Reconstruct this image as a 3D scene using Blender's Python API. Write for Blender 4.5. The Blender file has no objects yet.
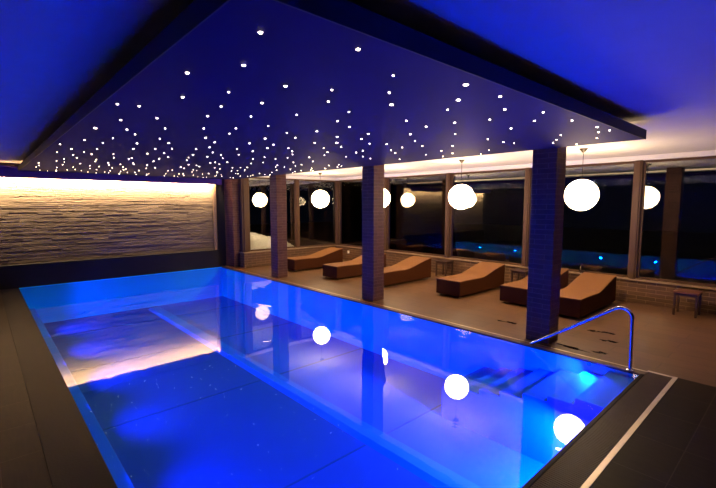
import bpy, bmesh, math, random
from mathutils import Vector, Matrix
S = bpy.context.scene
COL = S.collection
rnd = random.Random(7)

# ------------------------------------------------------------------ materials
class NT:
    def __init__(self, name):
        self.m = bpy.data.materials.new(name); self.m.use_nodes = True
        self.t = self.m.node_tree; self.t.nodes.clear()
        self.out = self.t.nodes.new('ShaderNodeOutputMaterial')
    def n(self, typ, **kw):
        nd = self.t.nodes.new('ShaderNode' + typ)
        for k, v in kw.items():
            if k.startswith('_'): setattr(nd, k[1:], v)
            else:
                key = k.replace('__', ' ')
                nd.inputs[key].default_value = v
        return nd
    def l(self, a, b): self.t.links.new(a, b)
def rgba(c): return (c[0], c[1], c[2], 1.0)
def plain(name, col, rough=.5, metal=0.0, spec=.5, noise=0.0, nscale=20., bump=0.0, bscale=60., stretch=(1,1,1)):
    k = NT(name); b = k.n('BsdfPrincipled', Roughness=rough, Metallic=metal)
    b.inputs['Base Color'].default_value = rgba(col)
    b.inputs['Specular IOR Level'].default_value = spec
    if noise or bump:
        tc = k.n('TexCoord'); mp = k.n('Mapping'); mp.inputs['Scale'].default_value = stretch
        k.l(tc.outputs['Object'], mp.inputs['Vector'])
    if noise:
        nz = k.n('TexNoise', Scale=nscale, Detail=4.0); k.l(mp.outputs[0], nz.inputs['Vector'])
        mx = k.n('Mix', _data_type='RGBA'); k.l(nz.outputs['Fac'], mx.inputs['Factor'])
        mx.inputs['A'].default_value = rgba([c*(1-noise) for c in col]); mx.inputs['B'].default_value = rgba([min(1, c*(1+noise)) for c in col])
        k.l(mx.outputs['Result'], b.inputs['Base Color'])
    if bump:
        n2 = k.n('TexNoise', Scale=bscale, Detail=3.0); k.l(mp.outputs[0], n2.inputs['Vector'])
        bp = k.n('Bump', Strength=bump, Distance=.01); k.l(n2.outputs['Fac'], bp.inputs['Height']); k.l(bp.outputs[0], b.inputs['Normal'])
    k.l(b.outputs[0], k.out.inputs[0]); return k.m
def emit(name, col, s):
    k = NT(name); e = k.n('Emission', Strength=s); e.inputs[0].default_value = rgba(col); k.l(e.outputs[0], k.out.inputs[0]); return k.m
def brick(name, c1, c2, mortar, w, h, ms=.004, rough=.5, axes='XZ', bump=.6, off=.5, spec=.4, nstr=.3):
    """tile pattern laid on the two named world axes"""
    k = NT(name); tc = k.n('TexCoord'); sp = k.n('SeparateXYZ'); cb = k.n('CombineXYZ')
    k.l(tc.outputs['Object'], sp.inputs[0])
    if axes == 'SZ':
        ad = k.n('Math', _operation='ADD'); k.l(sp.outputs['X'], ad.inputs[0]); k.l(sp.outputs['Y'], ad.inputs[1])
        k.l(ad.outputs[0], cb.inputs['X']); k.l(sp.outputs['Z'], cb.inputs['Y'])
    else:
        k.l(sp.outputs[axes[0]], cb.inputs['X']); k.l(sp.outputs[axes[1]], cb.inputs['Y'])
    br = k.n('TexBrick', Scale=1.0); br.offset = off
    br.inputs['Color1'].default_value = rgba(c1); br.inputs['Color2'].default_value = rgba(c2); br.inputs['Mortar'].default_value = rgba(mortar)
    br.inputs['Mortar Size'].default_value = ms; br.inputs['Mortar Smooth'].default_value = .2
    br.inputs['Brick Width'].default_value = w; br.inputs['Row Height'].default_value = h
    k.l(cb.outputs[0], br.inputs['Vector'])
    b = k.n('BsdfPrincipled', Roughness=rough); b.inputs['Specular IOR Level'].default_value = spec
    nz = k.n('TexNoise', Scale=9.0, Detail=5.0)
    mp = k.n('Mapping'); mp.inputs['Scale'].default_value = (1, 1, 3) if 'Z' in axes else (.6, 4, 1)
    k.l(tc.outputs['Object'], mp.inputs[0]); k.l(mp.outputs[0], nz.inputs['Vector'])
    rg = k.n('MapRange'); rg.inputs['To Min'].default_value = 1-nstr; rg.inputs['To Max'].default_value = 1+nstr
    k.l(nz.outputs['Fac'], rg.inputs['Value'])
    mu = k.n('VectorMath', _operation='MULTIPLY'); k.l(br.outputs['Color'], mu.inputs[0]); k.l(rg.outputs[0], mu.inputs[1])
    k.l(mu.outputs[0], b.inputs['Base Color'])
    bp = k.n('Bump', Strength=bump, Distance=.006, _invert=True); k.l(br.outputs['Fac'], bp.inputs['Height']); k.l(bp.outputs[0], b.inputs['Normal'])
    k.l(b.outputs[0], k.out.inputs[0]); return k.m

M = {}
POOLW, POOLC, SLOTW, COVEW, GLOBE, STEPW = 520, (.0, .072, 1.0), 1250, 6, 46.0, 200
# ------------------------------------------------------------------ mesh helpers
class MB:
    def __init__(s): s.bm = bmesh.new()
    def box(s, x0, x1, y0, y1, z0, z1, bev=0.0, seg=1):
        r = bmesh.ops.create_cube(s.bm, size=1.0); vs = r['verts']
        for v in vs: v.co = Vector(((x0+x1)/2 + v.co.x*(x1-x0), (y0+y1)/2 + v.co.y*(y1-y0), (z0+z1)/2 + v.co.z*(z1-z0)))
        if bev:
            es = list({e for v in vs for e in v.link_edges})
            bmesh.ops.bevel(s.bm, geom=es, offset=bev, segments=seg, affect='EDGES', profile=.5)
        return s
    def prism(s, prof, a, b, axis='X'):
        """closed profile extruded from a to b along an axis; profile pairs are the other two axes in order"""
        def P(t, p):
            return Vector((t, p[0], p[1])) if axis == 'X' else (Vector((p[0], t, p[1])) if axis == 'Y' else Vector((p[0], p[1], t)))
        A = [s.bm.verts.new(P(a, p)) for p in prof]; B = [s.bm.verts.new(P(b, p)) for p in prof]
        n = len(prof)
        s.bm.faces.new(A); s.bm.faces.new(list(reversed(B)))
        for i in range(n): s.bm.faces.new((A[i], B[i], B[(i+1) % n], A[(i+1) % n]))
        return s
    def tube(s, pts, r, n=14, cap=True):
        pts = [Vector(p) for p in pts]; rings = []
        up = None
        for i, p in enumerate(pts):
            d = (pts[min(i+1, len(pts)-1)] - pts[max(i-1, 0)]).normalized()
            if up is None: up = d.orthogonal().normalized()
            up = (up - d*up.dot(d)).normalized(); sd = d.cross(up)
            rr = r[i] if isinstance(r, (list, tuple)) else r
            rings.append([s.bm.verts.new(p + (up*math.cos(2*math.pi*k/n) + sd*math.sin(2*math.pi*k/n))*rr) for k in range(n)])
        for a, b in zip(rings, rings[1:]):
            for k in range(n): s.bm.faces.new((a[k], a[(k+1) % n], b[(k+1) % n], b[k]))
        if cap: s.bm.faces.new(list(reversed(rings[0]))); s.bm.faces.new(rings[-1])
        return s
    def lathe(s, prof, c=(0, 0, 0), n=24, axis='Z'):
        rings = []
        for r, z in prof:
            ring = []
            for k in range(n):
                a = 2*math.pi*k/n; q = (r*math.cos(a), r*math.sin(a), z)
                if axis == 'Y': q = (q[0], q[2], -q[1])
                if axis == 'X': q = (q[2], q[1], -q[0])
                ring.append(s.bm.verts.new(Vector(c) + Vector(q)))
            rings.append(ring)
        for a, b in zip(rings, rings[1:]):
            for k in range(n): s.bm.faces.new((a[k], a[(k+1) % n], b[(k+1) % n], b[k]))
        s.bm.faces.new(list(reversed(rings[0]))); s.bm.faces.new(rings[-1])
        return s
    def sphere(s, c, r, u=32, v=20):
        m = Matrix.Translation(c); bmesh.ops.create_uvsphere(s.bm, u_segments=u, v_segments=v, radius=r, matrix=m); return s
    def build(s, name, mat, parent=None, smooth=None):
        bmesh.ops.recalc_face_normals(s.bm, faces=s.bm.faces[:])
        me = bpy.data.meshes.new(name); s.bm.to_mesh(me); s.bm.free()
        o = bpy.data.objects.new(name, me); COL.objects.link(o)
        for m in (mat if isinstance(mat, (list, tuple)) else [mat]): me.materials.append(m)
        if smooth is not None:
            for p in me.polygons: p.use_smooth = True
            if smooth < 3.1: me.set_sharp_from_angle(angle=smooth)
        if parent:
            o.parent = parent; o.matrix_parent_inverse = Matrix.Translation(-parent.location)
        return o
def tag(o, label=None, cat=None, group=None, kind=None):
    if label: o['label'] = label
    if cat: o['category'] = cat
    if group: o['group'] = group
    if kind: o['kind'] = kind
    return o
def thing(name, loc, label, cat, group=None):
    o = bpy.data.objects.new(name, None); COL.objects.link(o); o.location = loc; o.empty_display_size = .1
    return tag(o, label, cat, group)
def dup(root, loc, label):
    r = root.copy(); COL.objects.link(r); r.location = loc; r['label'] = label
    for ch in list(root.children):
        c = ch.copy(); COL.objects.link(c); c.parent = r
        for g in list(ch.children):
            d = g.copy(); COL.objects.link(d); d.parent = c
    return r
def struct(o, label=None): return tag(o, label, None, None, 'structure')

# ------------------------------------------------------------------ dimensions
PX0, PX1, PY0, PY1 = -13.40, -1.345, .64, 5.97      # pool basin, inner faces
SX0, SX1, SY0, SY1, SZ = -12.90, -1.50, .79, 6.15, 2.90   # star panel
CEIL = 3.12; GY = 10.47; HEAD = 3.02; SILL = .50
RX1, RY0 = 2.6, -1.5                                 # unseen room sides
DEPTH = -1.0

# ------------------------------------------------------------------ material set
M['ceiling'] = plain('white ceiling plaster', (.80, .78, .76), .9, noise=.04, nscale=6, bump=.3, bscale=90)
M['panel'] = plain('night blue satin panel', (.014, .007, .075), .7, spec=.08, noise=.06, nscale=3)
M['pelmet'] = plain('violet blue pelmet board', (.07, .035, .26), .6, spec=.1)
M['fascia'] = plain('dark panel edge', (.012, .012, .02), .6)
M['floor'] = brick('brown deck boards', (.145, .07, .029), (.115, .055, .023), (.045, .022, .011), 1.25, .30, .004, .42, 'XY', .4, nstr=.35)
M['darkfloor'] = brick('dark stone tiles', (.030, .016, .009), (.024, .013, .007), (.055, .034, .02), .62, .62, .004, .45, 'XY', .4, off=0, spec=.07, nstr=.4)
M['column'] = brick('slim slate tiles', (.115, .052, .040), (.085, .039, .031), (.16, .088, .068), .32, .075, .004, .6, 'SZ', .7, spec=.15)
M['lowwall'] = brick('brown stone bricks', (.13, .062, .03), (.09, .045, .022), (.22, .13, .07), .34, .082, .005, .55, 'SZ', .7)
M['sill'] = plain('sandstone sill', (.24, .15, .085), .5, noise=.12, nscale=12)
M['frame'] = plain('brown anodised window frame', (.085, .046, .027), .5, spec=.15, noise=.08, nscale=8, stretch=(4, 4, .4))
M['darkwall'] = plain('dark plaster', (.02, .02, .022), .9)
M['plinth'] = plain('dark stone plinth', (.013, .010, .010), .5, spec=.2, noise=.2, nscale=5, stretch=(1, 1, 4))
M['coping'] = plain('dark coping stone', (.009, .006, .010), .5, spec=.1, noise=.2, nscale=14, bump=.2)
M['steel'] = plain('brushed steel', (.66, .56, .46), .42, 1.0, noise=.08, nscale=30)
M['chrome'] = plain('polished steel tube', (.75, .75, .78), .14, 1.0)
M['basin'] = plain('glow-painted pool lining', (.015, .68, .92), .55, spec=.3, noise=.03, nscale=2)  # steel basin; the blue lamp light is put into its colour
M['poolfloor'] = plain('dimmed glow-painted floor lining', (.004, .045, .34), .6)  # same blue glow, painted darker where the floor looks dimmer
M['steps'] = plain('glow-painted step lining', (.008, .11, .80), .6)  # blue lamp light put into the colour of the steps
M['poolfloor_lit'] = plain('brightened glow-painted floor lining', (.012, .11, .72), .6)  # floor painted brighter, standing in for light on the lounger side
M['strip'] = plain('pale glow-painted pool lining strip', (.015, .22, .78), .6)  # blue light put into a paler strip colour
M['seam_shade'] = plain('dark lining seam', (.006, .05, .2), .6)  # floor joints, and also the painted shade at the step risers
M['wicker'] = plain('shaded woven rattan', (.060, .018, .005), .6, spec=.08, noise=.25, nscale=60, bump=.6, bscale=130)  # shade of the sides put into the rattan, darker than the top
M['mat'] = plain('tan woven lounger top', (.19, .082, .026), .65, spec=.15, noise=.16, nscale=70, bump=.5, bscale=150)
M['darkwood'] = plain('dark wood', (.05, .022, .012), .45, noise=.2, nscale=14, stretch=(6, 1, 1))
M['redwood'] = plain('reddish wood top', (.14, .045, .02), .45, noise=.2, nscale=14, stretch=(1, 6, 1))
M['globe'] = emit('warm opal globe', (1.0, .70, .38), GLOBE)
M['black'] = plain('blackened metal', (.03, .022, .018), .4, .6)
M['star'] = emit('fibre optic star', (1.0, .80, .62), 20.0)
M['lens'] = emit('blue underwater lens', (.0, .06, 1.0), 1.6)
M['snow'] = plain('old snow', (.80, .76, .68), .8, noise=.12, nscale=9, bump=.6, bscale=14)
M['ground'] = plain('dark terrace ground', (.03, .027, .024), .9, noise=.3, nscale=3)
M['white'] = plain('white plastic', (.8, .76, .70), .4)

def stone_mat():
    k = NT('split slate strips'); tc = k.n('TexCoord'); mp = k.n('Mapping'); mp.inputs['Scale'].default_value = (2, .7, 26)
    k.l(tc.outputs['Object'], mp.inputs[0])
    nz = k.n('TexNoise', Scale=1.0, Detail=6.0, Roughness=.6); k.l(mp.outputs[0], nz.inputs['Vector'])
    cr = k.n('ValToRGB'); k.l(nz.outputs['Fac'], cr.inputs[0])
    cr.color_ramp.elements[0].position = .33; cr.color_ramp.elements[0].color = (.055, .034, .024, 1)
    cr.color_ramp.elements[1].position = .66; cr.color_ramp.elements[1].color = (.17, .12, .08, 1)
    b = k.n('BsdfPrincipled', Roughness=.75); k.l(cr.outputs[0], b.inputs['Base Color'])
    mp2 = k.n('Mapping'); mp2.inputs['Scale'].default_value = (8, 6, 40); k.l(tc.outputs['Object'], mp2.inputs[0])
    n2 = k.n('TexNoise', Scale=1.0, Detail=5.0); k.l(mp2.outputs[0], n2.inputs['Vector'])
    bp = k.n('Bump', Strength=.7, Distance=.012); k.l(n2.outputs['Fac'], bp.inputs['Height']); k.l(bp.outputs[0], b.inputs['Normal'])
    k.l(b.outputs[0], k.out.inputs[0]); return k.m
M['stone'] = stone_mat()
def glass_mat(name, ior, tint):
    k = NT(name); fr = k.n('Fresnel', IOR=ior); t = k.n('BsdfTransparent'); t.inputs[0].default_value = rgba(tint)
    g = k.n('BsdfGlossy', Roughness=0.0); g.inputs[0].default_value = (1, 1, 1, 1)
    mx = k.n('MixShader'); k.l(fr.outputs[0], mx.inputs[0]); k.l(t.outputs[0], mx.inputs[1]); k.l(g.outputs[0], mx.inputs[2])
    k.l(mx.outputs[0], k.out.inputs[0]); return k.m
M['glass'] = glass_mat('window glass', 1.75, (.93, .95, .94))
def water_mat():
    k = NT('pool water'); tc = k.n('TexCoord')
    mp = k.n('Mapping'); mp.inputs['Scale'].default_value = (.55, 1.0, 1); mp.inputs['Rotation'].default_value = (0, 0, .35); k.l(tc.outputs['Object'], mp.inputs[0])
    nz = k.n('TexNoise', Scale=.9, Detail=2.0, Distortion=.6); k.l(mp.outputs[0], nz.inputs['Vector'])
    # narrow travelling crests: |noise - .5| folded into thin ridges
    n2 = k.n('TexNoise', Scale=.42, Detail=3.5, Roughness=.45, Distortion=.5); k.l(mp.outputs[0], n2.inputs['Vector'])
    sb = k.n('Math', _operation='SUBTRACT'); sb.inputs[1].default_value = .5; k.l(n2.outputs['Fac'], sb.inputs[0])
    ab = k.n('Math', _operation='ABSOLUTE'); k.l(sb.outputs[0], ab.inputs[0])
    rg = k.n('MapRange'); rg.inputs['From Max'].default_value = .035; rg.inputs['To Min'].default_value = 1.0; rg.inputs['To Max'].default_value = 0.0; rg.interpolation_type = 'SMOOTHSTEP'
    k.l(ab.outputs[0], rg.inputs['Value'])
    h1 = k.n('Math', _operation='MULTIPLY'); h1.inputs[1].default_value = WAVE; k.l(nz.outputs['Fac'], h1.inputs[0])
    h2 = k.n('Math', _operation='MULTIPLY'); h2.inputs[1].default_value = CREST; k.l(rg.outputs[0], h2.inputs[0])
    ad = k.n('Math', _operation='ADD'); k.l(h1.outputs[0], ad.inputs[0]); k.l(h2.outputs[0], ad.inputs[1])
    bp = k.n('Bump', Strength=1.0, Distance=1.0); k.l(ad.outputs[0], bp.inputs['Height'])
    fr = k.n('Fresnel', IOR=1.34); k.l(bp.outputs[0], fr.inputs['Normal'])
    t = k.n('BsdfTransparent'); t.inputs[0].default_value = (.35, .85, 1.0, 1)
    g = k.n('BsdfGlossy', Roughness=0.0); g.inputs[0].default_value = (1, 1, 1, 1); k.l(bp.outputs[0], g.inputs['Normal'])
    mx = k.n('MixShader'); k.l(t.outputs[0], mx.inputs[1]); k.l(g.outputs[0], mx.inputs[2])
    geo = k.n('NewGeometry'); inv = k.n('Math', _operation='SUBTRACT'); inv.inputs[0].default_value = 1.0; k.l(geo.outputs['Backfacing'], inv.inputs[1])
    mf = k.n('Math', _operation='MULTIPLY'); k.l(fr.outputs[0], mf.inputs[0]); k.l(inv.outputs[0], mf.inputs[1]); k.l(mf.outputs[0], mx.inputs[0])
    k.l(mx.outputs[0], k.out.inputs[0]); return k.m
PATCH = [(-2.02, 7.05, .10, .07), (-2.25, 6.34, .28, .04), (-2.0, 6.42, .12, .05), (-2.35, 7.45, .10, .05), (-2.1, 7.5, .14, .05), (-3.6, 6.9, .16, .05)]
WAVE, CREST = .00015, .0012
M['water'] = water_mat()

# ------------------------------------------------------------------ room shell
b = MB()
b.box(-13.75, RX1, PY1+.20, GY+.1, -.2, 0).box(-13.75, PX1+.037, PY1+.15, PY1+.20, -.2, 0)
struct(b.build('floor', M['floor']), 'brown boarded floor under the loungers')
b = MB(); b.box(-13.75, RX1, RY0, PY0-.36, -.2, 0).box(PX1+.345, RX1, PY0-.36, PY1+.20, -.2, 0).box(-13.75, PX0-.01, PY0-.36, PY1+.20, -.2, 0)
struct(b.build('floor', M['darkfloor']), 'dark stone tiled floor beside and in front of the pool')
struct(MB().box(-16.0, RX1, RY0, GY+.25, CEIL, CEIL+.15).build('ceiling', M['ceiling']), 'plain ceiling above the starry panel, washed blue')
struct(MB().box(-14.0, RX1, RY0-.15, RY0, -.2, CEIL).build('wall_left', M['darkwall']))
struct(MB().box(RX1, RX1+.15, RY0, GY+.2, -.2, CEIL).build('wall_front', M['darkwall']))
# stone wall behind the pool's far end
b = MB(); b.box(-13.75, -13.56, RY0, 5.84, .50, CEIL)
z = .585
while z < 3.08:
    h = rnd.choice((.024, .03, .036, .042, .05)); y = RY0 - rnd.random()*.8
    while y < 5.79:
        ln = rnd.uniform(.35, 1.5); d = rnd.choice((.0, .0015, .003, .0045, .006)); y1 = min(y+ln, 5.79); y0 = max(y, RY0)
        if y1 - y0 > .03: b.box(-13.58, -13.545+d, y0, y1, z, min(z+h-.002, 3.11))
        y += ln + .002
    z += h
struct(b.build('wall_back', M['stone']), 'split slate strip wall lit from a slot above')
struct(MB().box(-13.75, PX0-.01, RY0, 5.9, 0, .56, .006).box(-13.6, PX0+.005, RY0, 5.9, .56, .585, .004).build('baseboard_back', M['plinth']), 'dark stone plinth with thin pale top edge below the slate wall')
struct(MB().box(-13.57, -13.47, 5.80, 5.885, .585, 3.05, .004).build('trim_1', M['sill']), 'pale vertical end strip of the slate wall')
struct(MB().box(-13.9, -13.60, 5.885, 6.9, 0, CEIL).build('wall_corner', M['darkwall']))
struct(MB().box(-13.62, -13.0, 6.23, 6.48, 0, CEIL, .006).build('column', M['column']), 'wide tiled corner pier between the slate wall and the side window')
# three free standing columns between pool and loungers
for nm, x0, lab in (('column', -10.60, 'tiled square column farthest along the pool edge, by the first lounger'),
                    ('column', -6.71, 'tiled square column in the middle of the pool edge'),
                    ('column', -2.94, 'tiled square column nearest the pool handrail')):
    struct(MB().box(x0, x0+.36, 6.22, 6.55, 0, CEIL, .006).build(nm, M['column']), lab)
# low wall and sill under the windows
struct(MB().box(-12.75, RX1, 10.30, GY+.1, 0, .47, .006).build('wall_right', M['lowwall']), 'low brown stone brick wall below the main windows')
struct(MB().box(-12.80, RX1, 10.26, GY+.12, .47, SILL, .006).build('trim_2', M['sill']), 'sandstone sill under the main windows')
struct(MB().box(-12.95, -12.65, 6.42, 10.32, 0, .47, .006).build('wall_side', M['lowwall']), 'low brown stone brick wall below the side window')
struct(MB().box(-13.0, -12.62, 6.40, 10.28, .471, .501, .006).build('trim_3', M['sill']), 'sandstone sill under the side window')
struct(MB().box(-12.95, RX1, GY-.10, GY+.12, HEAD, CEIL, .004).build('trim_4', M['ceiling']), 'pale lintel strip above the main windows')
struct(MB().prism([(-13.02, 6.48), (-12.86, 6.48), (-12.86, 8.68), (-12.66, GY-.05), (-12.86, GY-.05), (-13.02, 8.7)], HEAD, CEIL, 'Z').build('trim_5', M['ceiling']), 'pale lintel strip above the side window')
# mullions
MX = [-12.70, -10.10, -7.50, -5.07, -2.66, -.20, 2.3]
tn = 6
for x in MX:
    o = MB().box(x-.01, x+.13, GY-.11, GY+.07, SILL, HEAD, .008).box(x+.02, x+.10, GY-.135, GY-.10, SILL, HEAD, .006).build('trim_%d' % tn, M['frame'])
    struct(o, 'brown upright window post'); tn += 1
def window(i, p, q, lab):
    """fixed pane between two points on the plan, with a slim frame around it"""
    p = Vector((p[0], p[1], 0)); q = Vector((q[0], q[1], 0)); d = (q-p); L = d.length; a = math.atan2(d.y, d.x)
    def place(b):
        bmesh.ops.rotate(b.bm, verts=b.bm.verts[:], cent=(0, 0, 0), matrix=Matrix.Rotation(a, 3, 'Z')); bmesh.ops.translate(b.bm, verts=b.bm.verts[:], vec=p); return b
    f = MB(); w = .05
    f.box(0, L, -.03, .03, SILL+.001, SILL+w, .004).box(0, L, -.03, .03, HEAD-w, HEAD-.001, .004).box(0, w, -.03, .03, SILL+w, HEAD-w, .004).box(L-w, L, -.03, .03, SILL+w, HEAD-w, .004)
    fo = struct(place(f).build('window_%d' % i, M['frame']), lab)
    place(MB().box(w-.01, L-w+.01, -.006, .006, SILL+w-.01, HEAD-w+.01)).build('pane', M['glass'], fo)
wi = 1
for a, c in zip(MX, MX[1:]):
    window(wi, (a+.12, GY), (c+0.0, GY), 'fixed dark window pane in the main window front, number %d from the far corner' % wi); wi += 1
# side window, its jamb and the slightly turned bay beyond it
struct(MB().box(-13.05, -12.86, 6.48, 6.74, SILL, HEAD, .008).box(-12.88, -12.83, 6.54, 6.66, SILL, HEAD, .006).build('trim_%d' % tn, M['frame']), 'broad brown jamb beside the corner pier'); tn += 1
window(wi, (-12.93, 6.74), (-12.93, 8.66), 'side window looking onto the snow heap'); wi += 1
struct(MB().box(-13.0, -12.86, 8.64, 8.76, SILL, HEAD, .008).build('trim_%d' % tn, M['frame']), 'brown post between side window and bay window'); tn += 1
window(wi, (-12.92, 8.76), (-12.72, GY-.06), 'slightly turned bay window in the far corner'); wi += 1

# ------------------------------------------------------------------ outside
struct(MB().box(-40, 12, GY+.12, 40, -.15, -.02).box(-40, -14.0, -6, GY+.12, -.15, -.02).box(-14.0, -13.02, 6.9, GY+.12, -.15, -.02).build('ground', M['ground']), 'dark ground outside the windows')
b = MB(); nx, ny = 46, 46; V = []
from mathutils import noise as mn
for i in range(nx+1):
    row = []
    for j in range(ny+1):
        x = -13.3 - 2.5*i/nx; y = 6.98 + 2.6*j/ny
        u = i/nx; v = j/ny
        e = min(1, 5*u)*min(1, 4*(1-u))*min(1, 6*v+.4)*min(1, max(0, 3.2*(1-v)))
        hgt = (1.12 - .6*v)*e**.5 + e*(.16*mn.noise(Vector((x*2.2, y*2.2, 3))) + .10*abs(mn.noise(Vector((x*6, y*6, 1)))) + .05*mn.noise(Vector((x*14, y*14, 1))))
        row.append(b.bm.verts.new((x, y, -.02 + max(0, hgt))))
    V.append(row)
for i in range(nx):
    for j in range(ny): b.bm.faces.new((V[i][j], V[i+1][j], V[i+1][j+1], V[i][j+1]))
bot = [V[i][0] for i in range(nx+1)] + [V[nx][j] for j in range(1, ny+1)] + [V[i][ny] for i in range(nx-1, -1, -1)] + [V[0][j] for j in range(ny-1, 0, -1)]
low = [b.bm.verts.new((v.co.x, v.co.y, -.03)) for v in bot]
for i in range(len(bot)): b.bm.faces.new((bot[i], bot[(i+1) % len(bot)], low[(i+1) % len(bot)], low[i]))
tag(b.build('snow_pile', M['snow'], smooth=3.14), 'pale lumpy heap of snow outside the side window', 'snow pile')

# ------------------------------------------------------------------ star panel
star = thing('star_ceiling_panel', ((SX0+SX1)/2, (SY0+SY1)/2, SZ), 'suspended dark blue ceiling panel dotted with small white star lights above the pool', 'ceiling panel')
MB().box(SX0, SX1, SY0, SY1, SZ, SZ+.10).build('panel_board', M['panel'], star)
MB().box(SX1, SX1+.012, SY0-.012, SY1+.012, SZ-.002, SZ+.112, .002).box(SX0, SX1, SY0-.012, SY0, SZ-.002, SZ+.112, .002).build('edge_fascia', M['fascia'], star)
MB().box(SX0-.05, SX0, SY0-2.0, 5.84, SZ-.17, SZ+.10, .003).build('pelmet', M['pelmet'], star)
MB().box(SX0-.04, SX0, RY0, SY0-2.0+.01, SZ-.17, SZ+.10, .003).bm.free()
STARS = [(-3.83,0.88),(-3.79,1.03),(-4.52,1.06),(-5.18,0.97),(-5.05,1.24),(-5.33,1.39),(-5.82,1.27),(-6.21,1.04),(-6.37,1.27),(-6.1,1.61),(-6.88,0.87),(-7.35,1.06),(-7.07,1.33),(-6.72,1.72),(-7.94,0.96),(-7.61,1.26),(-7.86,1.4),(-8.19,1.2),(-7.62,1.66),(-7.19,2.04),(-8.64,1.32),(-8.22,1.79),(-8.09,2.04),(-9.05,1.19),(-8.76,1.63),(-3.26,1.19),(-2.89,1.38),(-3.02,1.72),(-3.35,1.53),(-3.79,1.6),(-3.54,1.9),(-4.2,1.29),(-4.7,1.52),(-4.42,1.82),(-4.19,2.07),(-3.84,2.25),(-4.55,2.17),(-5.03,2.09),(-5.47,1.7),(-4.6,2.65),(-5.3,2.32),(-5.09,2.7),(-5.79,1.91),(-5.82,2.47),(-6.33,2.13),(-6.13,2.4),(-5.73,2.84),(-6.49,1.95),(-5.34,3.11),(-5.8,3.13),(-6.35,2.74),(-6.96,2.22),(-6.88,2.64),(-6.6,2.99),(-6.34,3.17),(-7.48,2.45),(-7.32,2.73),(-6.96,2.91),(-6.38,3.66),(-7.03,3.21),(-7.86,2.42),(-6.77,3.65),(-2.49,1.6),(-2.35,1.89),(-2.13,2.24),(-2.63,2.08),(-2.8,2.44),(-2.37,2.52),(-3.2,2.17),(-3.17,2.62),(-3.33,2.91),(-3.76,2.81),(-4.08,2.63),(-3.51,3.35),(-4.3,2.89),(-3.91,3.22),(-3.83,3.54),(-4.48,3.31),(-4.28,3.52),(-4.05,3.89),(-3.93,4.09),(-4.97,2.99),(-4.54,3.81),(-5.15,3.34),(-4.8,3.7),(-5.42,3.58),(-5.14,4.04),(-4.64,4.32),(-5.74,3.8),(-4.87,4.39),(-5.5,4.26),(-5.2,4.84),(-5.41,4.65),(-5.91,4.25),(-6.2,4.0),(-5.34,5.15),(-6.53,3.96),(-4.32,4.59),(-1.65,2.48),(-1.65,2.93),(-1.92,2.79),(-2.17,3.0),(-1.84,3.35),(-2.15,3.64),(-2.72,3.1),(-2.46,3.52),(-2.78,3.48),(-2.24,4.22),(-3.2,3.72),(-2.84,4.08),(-3.49,4.15),(-2.8,4.71),(-2.79,5.07),(-3.72,4.58),(-3.43,4.87),(-4.01,4.49),(-3.34,5.66),(-3.86,5.2),(-4.52,4.9),(-3.94,5.6),(-4.31,5.4),(-3.67,5.97),(-4.28,5.81),(-5.07,5.61),(-1.67,3.7),(-1.89,4.01),(-1.64,4.26),(-1.6,4.81),(-1.7,5.16),(-1.58,5.13),(-1.86,5.6),(-2.06,5.04),(-2.24,5.36),(-2.39,5.62),(-2.23,5.98),(-2.74,5.26),(-1.81,1.03),(-2.29,1.19),(-2.65,1.0),(-1.66,1.51),(-1.84,1.97),(-10.18,0.93),(-10.87,0.99),(-11.39,0.99),(-9.56,1.14),(-9.65,1.27),(-10.35,1.33),(-9.83,1.55),(-9.14,1.68),(-9.28,1.92),(-9.75,2.03),(-10.22,1.78),(-10.98,1.91),(-10.85,1.58),(-11.55,1.72),(-11.83,1.88),(-11.25,1.34),(-12.08,1.43),(-11.82,1.6),(-12.35,1.14),(-12.53,1.3),(-12.23,2.08),(-11.27,2.09),(-12.46,2.3),(-12.0,2.4),(-12.15,2.51),(-11.41,2.4),(-10.52,2.25),(-12.34,2.8),(-11.49,2.63),(-10.13,2.37),(-10.89,2.56),(-11.77,2.85)]
r2 = random.Random(21); tries = 0
while len(STARS) < 268 and tries < 20000:
    tries += 1
    x = r2.uniform(SX0+.25, -6.4); y = r2.uniform(1.0, SY1-.15)
    if x > -6.9 - .0 and y < 4.4: continue
    dens = sum(1 for q in STARS if (q[0]-x)**2 + (q[1]-y)**2 < .36)
    if dens <= 3 and all((q[0]-x)**2 + (q[1]-y)**2 > .02 for q in STARS): STARS.append((x, y))
BIG = {(-2.37, 2.52), (-4.6, 2.65), (-4.28, 3.52), (-1.65, 2.48), (-1.92, 2.79), (-5.18, .97)}
STARS.sort(key=lambda p: p[0]**2 + p[1]**2)
def star_mesh(b, x, y, r):
    b.lathe([(r, .004), (r, -.002), (r*.7, -.0055), (r*.25, -.007)], (x, y, SZ), 8)
rest = MB()
for i, (x, y) in enumerate(STARS):
    d = math.hypot(x, y); r = (.0096 - .00012*d)*rnd.uniform(.7, 1.3)*(1.5 if (x, y) in BIG else 1)
    if i < 100:
        b = MB(); star_mesh(b, x, y, r); b.build('star_light', M['star'], star)
    else: star_mesh(rest, x, y, r)
tag(rest.build('star_light', M['star'], star), 'many small star lights of the far half of the panel', kind='stuff')

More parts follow.
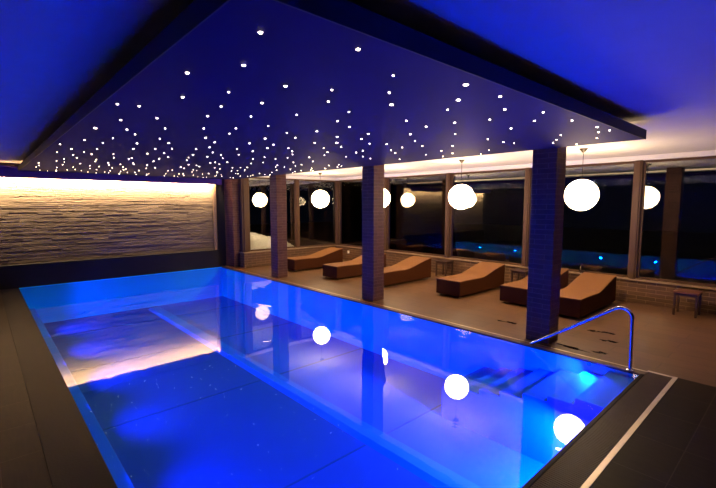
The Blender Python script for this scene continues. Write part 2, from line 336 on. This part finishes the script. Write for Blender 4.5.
# ------------------------------------------------------------------ pool
pool = thing('swimming_pool', ((PX0+PX1)/2, (PY0+PY1)/2, 0), 'long rectangular swimming pool glowing blue from underwater lights', 'pool')
t = .16; zb = DEPTH-.2
b = MB()
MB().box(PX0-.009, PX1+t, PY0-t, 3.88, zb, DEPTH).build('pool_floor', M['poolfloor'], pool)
tag(MB().box(PX0-.009, PX1+t, 3.88, PY1+t, zb, DEPTH).build('pool_floor', M['poolfloor_lit'], pool), 'floor lane beside the loungers with brighter light painted in')
b.box(PX0-.009, PX0, PY0, PY1, DEPTH, -.001); b.box(PX1, PX1+t, PY0-t, PY1+t, DEPTH, -.03)
b.box(PX0, PX1, PY0-t, PY0, DEPTH, -.03); b.box(PX0, PX1, PY1, PY1+t, DEPTH, -.03)
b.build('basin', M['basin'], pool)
for x in (-3.72, -6.42, -9.12, -11.82):
    for ya, yb in ((PY0+.13, 3.52), (3.91, PY1-.001)): MB().box(x-.012, x+.012, ya, yb, DEPTH, DEPTH+.004).build('floor_seam', M['seam_shade'], pool)
MB().prism([(3.53, DEPTH), (3.60, DEPTH+.05), (3.84, DEPTH+.05), (3.90, DEPTH)], PX0+.3, PX1-.02, 'X').build('floor_strip', M['strip'], pool)
MB().box(PX0+.001, PX1-.001, PY0+.001, PY0+.285, DEPTH, -.55, .004).build('side_ledge', M['strip'], pool)
SX = [-1.69, -1.99, -2.29, -2.59, -2.89, -3.19, -3.49]; SZs = [-.07, -.15, -.225, -.30, -.38, -.46, -.54]
prof = [(PX1-.001, DEPTH), (PX1-.001, SZs[0])]
for i, x in enumerate(SX):
    prof.append((x, SZs[i])); prof.append((x, SZs[i+1] if i+1 < len(SZs) else DEPTH))
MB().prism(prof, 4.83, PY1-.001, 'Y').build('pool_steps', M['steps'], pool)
for i, x in enumerate(SX[:6]):
    MB().box(x-.045, x-.001, 4.84, PY1-.004, SZs[i+1], SZs[i+1]+.006).build('step_shade', M['seam_shade'], pool)  # dark strips painted where each riser shades the tread below
# rim: coping, overflow grate and steel edges
b = MB()
b.box(PX1, PX1+.045, PY0-.001, PY1+.012, -.028, .002, .006)
b.box(PX0, PX1+.035, PY0-.36, PY0, -.028, 0, .004)
b.build('coping', M['coping'], pool)
tag(MB().box(PX0, PX1+.045, PY1+.012, PY1+.13, -.028, 0, .004).box(PX0, PX1, PY1, PY1+.012, -.028, 0).build('coping', plain('brown coping stone', (.115, .062, .035), .4, noise=.25, nscale=9), pool), 'brown coping on the lounge side')
b = MB()
b.box(PX1+.045, PX1+.30, PY0-.36, PY1+.15, -.10, -.016)
x = PX1+.04
y = PY0-.35
while y < PY1+.15:
    b.box(PX1+.047, PX1+.298, y, y+.014, -.016, 0); y += .026
b.build('overflow_grate', plain('brown ribbed grate', (.10, .058, .032), .45, spec=.25, noise=.15, nscale=10), pool)
b = MB(); b.box(PX1+.30, PX1+.345, PY0-.36, PY1+.20, -.08, .003, .002); b.box(PX1+.037, PX1+.30, PY1+.15, PY1+.198, -.08, .002, .002)
b.box(PX0, PX1+.037, PY1+.13, PY1+.15, -.02, .003)
b.build('steel_edge', M['steel'], pool)
MB().box(PX1+.345, PX1+.345+.004, RY0+.1, GY-.2, -.002, .001).bm.free()
LAMPS = [((-12.3, PY0), 'Y'), ((-10.3, PY0), 'Y'), ((-8.3, PY0), 'Y'), ((-6.3, PY0), 'Y'), ((-4.3, PY0), 'Y'), ((-2.3, PY0), 'Y'), ((PX1, 4.45), 'X'), ((PX1, 2.9), 'X'), ((PX1, 1.5), 'X')]
for (x, y), ax in LAMPS:
    if ax == 'Y':
        o = MB().lathe([(.11, 0), (.11, .02), (.085, .028)], (x, y, -.24), 20, 'Y').build('pool_lamp', M['steel'], pool)
        MB().lathe([(.08, .024), (.08, .032), (.04, .038)], (x, y, -.24), 20, 'Y').build('lens', M['lens'], o)
    else:
        o = MB().lathe([(.11, 0), (.11, -.02), (.085, -.028)], (x, y, -.27), 20, 'X').build('pool_lamp', M['steel'], pool)
        MB().lathe([(.08, -.024), (.08, -.032), (.04, -.038)], (x, y, -.27), 20, 'X').build('lens', M['lens'], o)
    L = bpy.data.lights.new('pool_spot', 'SPOT'); L.energy = POOLW*(.68 if ax == 'Y' else (4.6 if y > 4 else .9)); L.color = POOLC; L.spot_size = math.radians(112 if ax == 'Y' else 100); L.spot_blend = .8; L.shadow_soft_size = .025
    lo = bpy.data.objects.new('pool_spot', L); COL.objects.link(lo)
    lo.location = (x, y+.09, -.24) if ax == 'Y' else (x-.10, y, -.27)
    lo.rotation_euler = (Vector((0, 1, -.12)) if ax == 'Y' else Vector((-1, .16, -.85))).to_track_quat('-Z', 'Y').to_euler()
o = MB().lathe([(.026, 0), (.026, -.008), (.018, -.014)], (-1.93, PY1, -.045), 16, 'Y').build('step_lamp', M['lens'], pool)
L = bpy.data.lights.new('step_spot', 'SPOT'); L.energy = STEPW; L.color = POOLC; L.spot_size = math.radians(172); L.spot_blend = .4; L.shadow_soft_size = .02
lo = bpy.data.objects.new('step_spot', L); COL.objects.link(lo); lo.location = (-1.93, PY1-.05, -.035); lo.rotation_euler = Vector((-.45, -1, -.25)).to_track_quat('-Z', 'Y').to_euler()
# the water surface
b = MB(); vs = [b.bm.verts.new(p) for p in ((PX0+.001, PY0+.001, -.012), (PX1-.001, PY0+.001, -.012), (PX1-.001, PY1-.001, -.012), (PX0+.001, PY1-.001, -.012))]; b.bm.faces.new(vs)
o = b.build('pool_water', M['water']); tag(o, 'still blue water surface filling the swimming pool', 'water', None, 'stuff')

# damp patches left on the boards by the steps
b = MB(); r3 = random.Random(5)
for (x, y, a, c) in PATCH:
    for q in range(4):
        ox = x + r3.uniform(-1, 1)*a*.7; oy = y + r3.uniform(-1, 1)*c*.7; n = 18; ph = r3.random()*6
        P = []
        for k in range(n):
            t_ = 2*math.pi*k/n; w = 1 + .3*math.sin(3*t_+ph) + .18*math.sin(5*t_+2*ph)
            P.append((ox + a*.5*w*math.cos(t_), oy + c*.5*w*math.sin(t_)))
        b.prism(P, .0003, .0012 + .0002*q, 'Z')
tag(b.build('water_splashes', plain('damp dark patches', (.018, .010, .006), .12)), 'dark damp splashes on the brown floor beside the handrail', 'splashes', None, 'stuff')

# handrail
rail = thing('handrail', (-1.47, 6.03, 0), 'bent steel handrail running from the pool corner down into the steps', 'handrail')
pts = [(-1.47, 6.03, .0), (-1.475, 6.03, .35), (-1.48, 6.03, .66)]
for k in range(1, 9):
    a = math.radians(k*118/8); pts.append((-1.48 - .12*(1-math.cos(a)), 6.03 - .002*k, .66 + .12*math.sin(a)))
e = Vector(pts[-1]); f = Vector((-2.74, 6.0, .028)); dd = (f-e).normalized()
pts += [tuple(e.lerp(f, k/6)) for k in range(1, 7)]
MB().tube(pts, .021, 14).build('rail_tube', M['chrome'], rail, smooth=1.2)
MB().lathe([(.05, .0), (.05, .008), (.03, .014)], (-1.47, 6.03, 0), 20).build('base_flange', M['chrome'], rail, smooth=.6)

# ------------------------------------------------------------------ loungers
def profile():
    top = [(0, .385), (.3, .39), (.6, .385), (.85, .38), (1.0, .39), (1.15, .42), (1.3, .46), (1.5, .51), (1.7, .555), (1.88, .59), (1.96, .60)]
    return top
def make_lounger():
    r = thing('sun_lounger', (0, 0, 0), '', 'lounger', 'rattan loungers along the windows')
    top = profile(); W = .325
    b = MB(); prof = [(0.0, .05)] + [(y, z-.018) for y, z in top] + [(1.955, .05)]
    b.prism(prof, -W, W, 'X')
    es = [e for e in b.bm.edges if abs(e.verts[0].co.x - e.verts[1].co.x) < 1e-5]
    bmesh.ops.bevel(b.bm, geom=es, offset=.008, segments=2, affect='EDGES')
    b.build('woven_body', M['wicker'], r)
    b = MB(); b.prism([(y+.0, z) for y, z in top] + [(y, z-.02) for y, z in reversed(top)], -W+.004, W-.004, 'X'); b.build('lying_surface', M['mat'], r)
    for sx in (-1, 1):
        for y in (.09, 1.86):
            MB().lathe([(.022, 0), (.024, .012), (.018, .055)], (sx*(W-.06), y, 0), 14).build('foot', M['chrome'], r, smooth=.6)
    return r
LG = [(-11.13, 7.17, 'tan topped rattan lounger behind the farthest column, nearest the corner window'),
      (-9.13, 7.22, 'tan topped rattan lounger half hidden behind the middle column'),
      (-7.55, 7.41, 'tan topped rattan lounger directly right of the middle column, foot end hidden by it'),
      (-5.54, 7.80, 'fully visible tan topped rattan lounger below the second large globe lamp from the handrail'),
      (-4.13, 8.15, 'tan topped rattan lounger partly hidden by the column near the handrail'),
      (-3.08, 7.93, 'tan topped rattan lounger nearest the handrail, its head by the last window post')]
src = make_lounger()
for i, (x, y, lab) in enumerate(LG):
    if i == 0: src.location = (x, y, 0); src['label'] = lab
    else: dup(src, (x, y, 0), lab)

# ------------------------------------------------------------------ side tables
def make_table(topm):
    r = thing('side_table', (0, 0, 0), '', 'side table', 'low wooden tables between the loungers')
    MB().box(-.20, .20, -.20, .20, .43, .46, .004).build('table_top', topm, r)
    MB().box(-.17, .17, -.17, -.15, .385, .43).box(-.17, .17, .15, .17, .385, .43).box(-.17, -.15, -.15, .15, .385, .43).box(.15, .17, -.15, .15, .385, .43).build('apron', M['darkwood'], r)
    for sx in (-1, 1):
        for sy in (-1, 1): MB().box(sx*.165-.018, sx*.165+.018, sy*.165-.018, sy*.165+.018, 0, .43, .003).build('leg', M['darkwood'], r)
    return r
t0 = make_table(M['darkwood']); t0.location = (-4.90, 10.02, 0); t0['label'] = 'small dark wooden table under the window, beside the column near the handrail'
dup(t0, (-7.26, 10.03, 0), 'small dark wooden table under the window, behind the loungers right of the middle column')
t3 = make_table(M['redwood']); t3.location = (-1.55, 9.88, 0); t3['label'] = 'small table with reddish top by the low wall at the right end'

# small things by the windows
o = thing('wall_socket', (-11.86, 10.30, .30), 'small white socket on the low brick wall behind the far loungers', 'socket')
MB().box(-11.91, -11.81, 10.285, 10.30, .25, .35, .004).build('cover_plate', M['white'], o)
MB().lathe([(.024, 0), (.024, -.004), (.018, -.004)], (-11.86, 10.285, .30), 16, 'Y').build('insert', M['white'], o)
o = thing('glass_carafe', (-3.62, 10.36, .50), 'small clear glass carafe standing on the window sill', 'carafe')
MB().lathe([(.035, 0), (.045, .02), (.045, .10), (.02, .16), (.018, .20), (.03, .225), (.027, .225), (.015, .20), (.017, .16), (.04, .10), (.04, .03), (.03, .012)], (-3.62, 10.36, .501), 20).build('carafe_body', glass_mat('clear carafe glass', 1.6, (.95, .95, .95)), o, smooth=.8)

# ------------------------------------------------------------------ pendant globes
def make_globe():
    r = thing('pendant_lamp', (0, 0, 0), '', 'pendant lamp', 'white globe pendants above the loungers')
    zc = 2.27; R = .285
    MB().sphere((0, 0, zc), R, 40, 24).build('globe', M['globe'], r, smooth=3.14)
    MB().tube([(0, 0, zc+R-.01), (0, 0, CEIL-.06)], .0055, 8).build('cord', M['black'], r)
    MB().lathe([(.012, CEIL-.075), (.02, CEIL-.07), (.075, CEIL-.006), (.075, CEIL)], (0, 0, 0), 20).build('canopy', M['black'], r, smooth=.6)
    MB().lathe([(.03, zc+R-.006), (.03, zc+R+.018), (.012, zc+R+.03)], (0, 0, 0), 16).build('collar', M['black'], r, smooth=.6)
    return r
GL = [(-10.95, 'round white globe pendant farthest away, nearest the corner window'), (-8.22, 'round white globe pendant half hidden behind the middle column'),
      (-5.58, 'round white globe pendant between the middle column and the handrail column'), (-2.97, 'largest round white globe pendant, right of the handrail column')]
g0 = make_globe()
for i, (x, lab) in enumerate(GL):
    if i == 0: g0.location = (x, 8.30, 0); g0['label'] = lab
    else: dup(g0, (x, 8.30, 0), lab)

# ------------------------------------------------------------------ lights
def area(name, loc, direction, sx, sy, e, col, spread=180):
    L = bpy.data.lights.new(name, 'AREA'); L.shape = 'RECTANGLE'; L.size = sx; L.size_y = sy; L.energy = e; L.color = col; L.spread = math.radians(spread)
    o = bpy.data.objects.new(name, L); COL.objects.link(o); o.location = loc
    o.rotation_euler = Vector(direction).to_track_quat('-Z', 'Y').to_euler(); return o
WARM = (1.0, .72, .42)
o = area('slot_light', (-13.41, 2.17, 2.93), (0, 0, -1), 7.3, .05, SLOTW, (1.0, .74, .40), 75); o.rotation_euler = (0, math.radians(-14), 0)
o.rotation_euler = (Matrix.Rotation(math.radians(34), 4, 'Y') @ Matrix.Rotation(math.radians(90), 4, 'Z')).to_euler()
o = area('cove_light', ((SX0+SX1)/2, SY1-.06, SZ+.16), (0, 1, .25), SX1-SX0, .05, COVEW, (1.0, .70, .42))
o = area('snow_fill_light', (-13.3, 7.6, 2.9), (-.35, 0, -1), .3, .3, 34, WARM)  # lamp added outside to brighten the snow, no fixture
W = bpy.data.worlds.new('night'); S.world = W; W.use_nodes = True
W.node_tree.nodes['Background'].inputs[0].default_value = (.002, .003, .008, 1); W.node_tree.nodes['Background'].inputs[1].default_value = .3

# ------------------------------------------------------------------ camera and view
cd = bpy.data.cameras.new('camera'); cam = bpy.data.objects.new('camera', cd); COL.objects.link(cam); S.camera = cam
cd.sensor_width = 36; cd.lens = 416.8*36/716; cd.clip_start = .05; cd.clip_end = 200
ya, pt = .738, .095
fw = Vector((-math.cos(ya)*math.cos(pt), math.sin(ya)*math.cos(pt), -math.sin(pt)))
cam.location = (0, 0, 2.1); cam.rotation_euler = fw.to_track_quat('-Z', 'Y').to_euler()
S.view_settings.view_transform = 'Standard'; S.view_settings.look = 'None'; S.view_settings.gamma = 1.0; S.view_settings.exposure = 0.0; S.view_settings.use_curve_mapping = False
S.cycles.max_bounces = 10; S.cycles.diffuse_bounces = 5; S.cycles.glossy_bounces = 5; S.cycles.transparent_max_bounces = 16
S.cycles.sample_clamp_indirect = 12; S.cycles.use_denoising = True
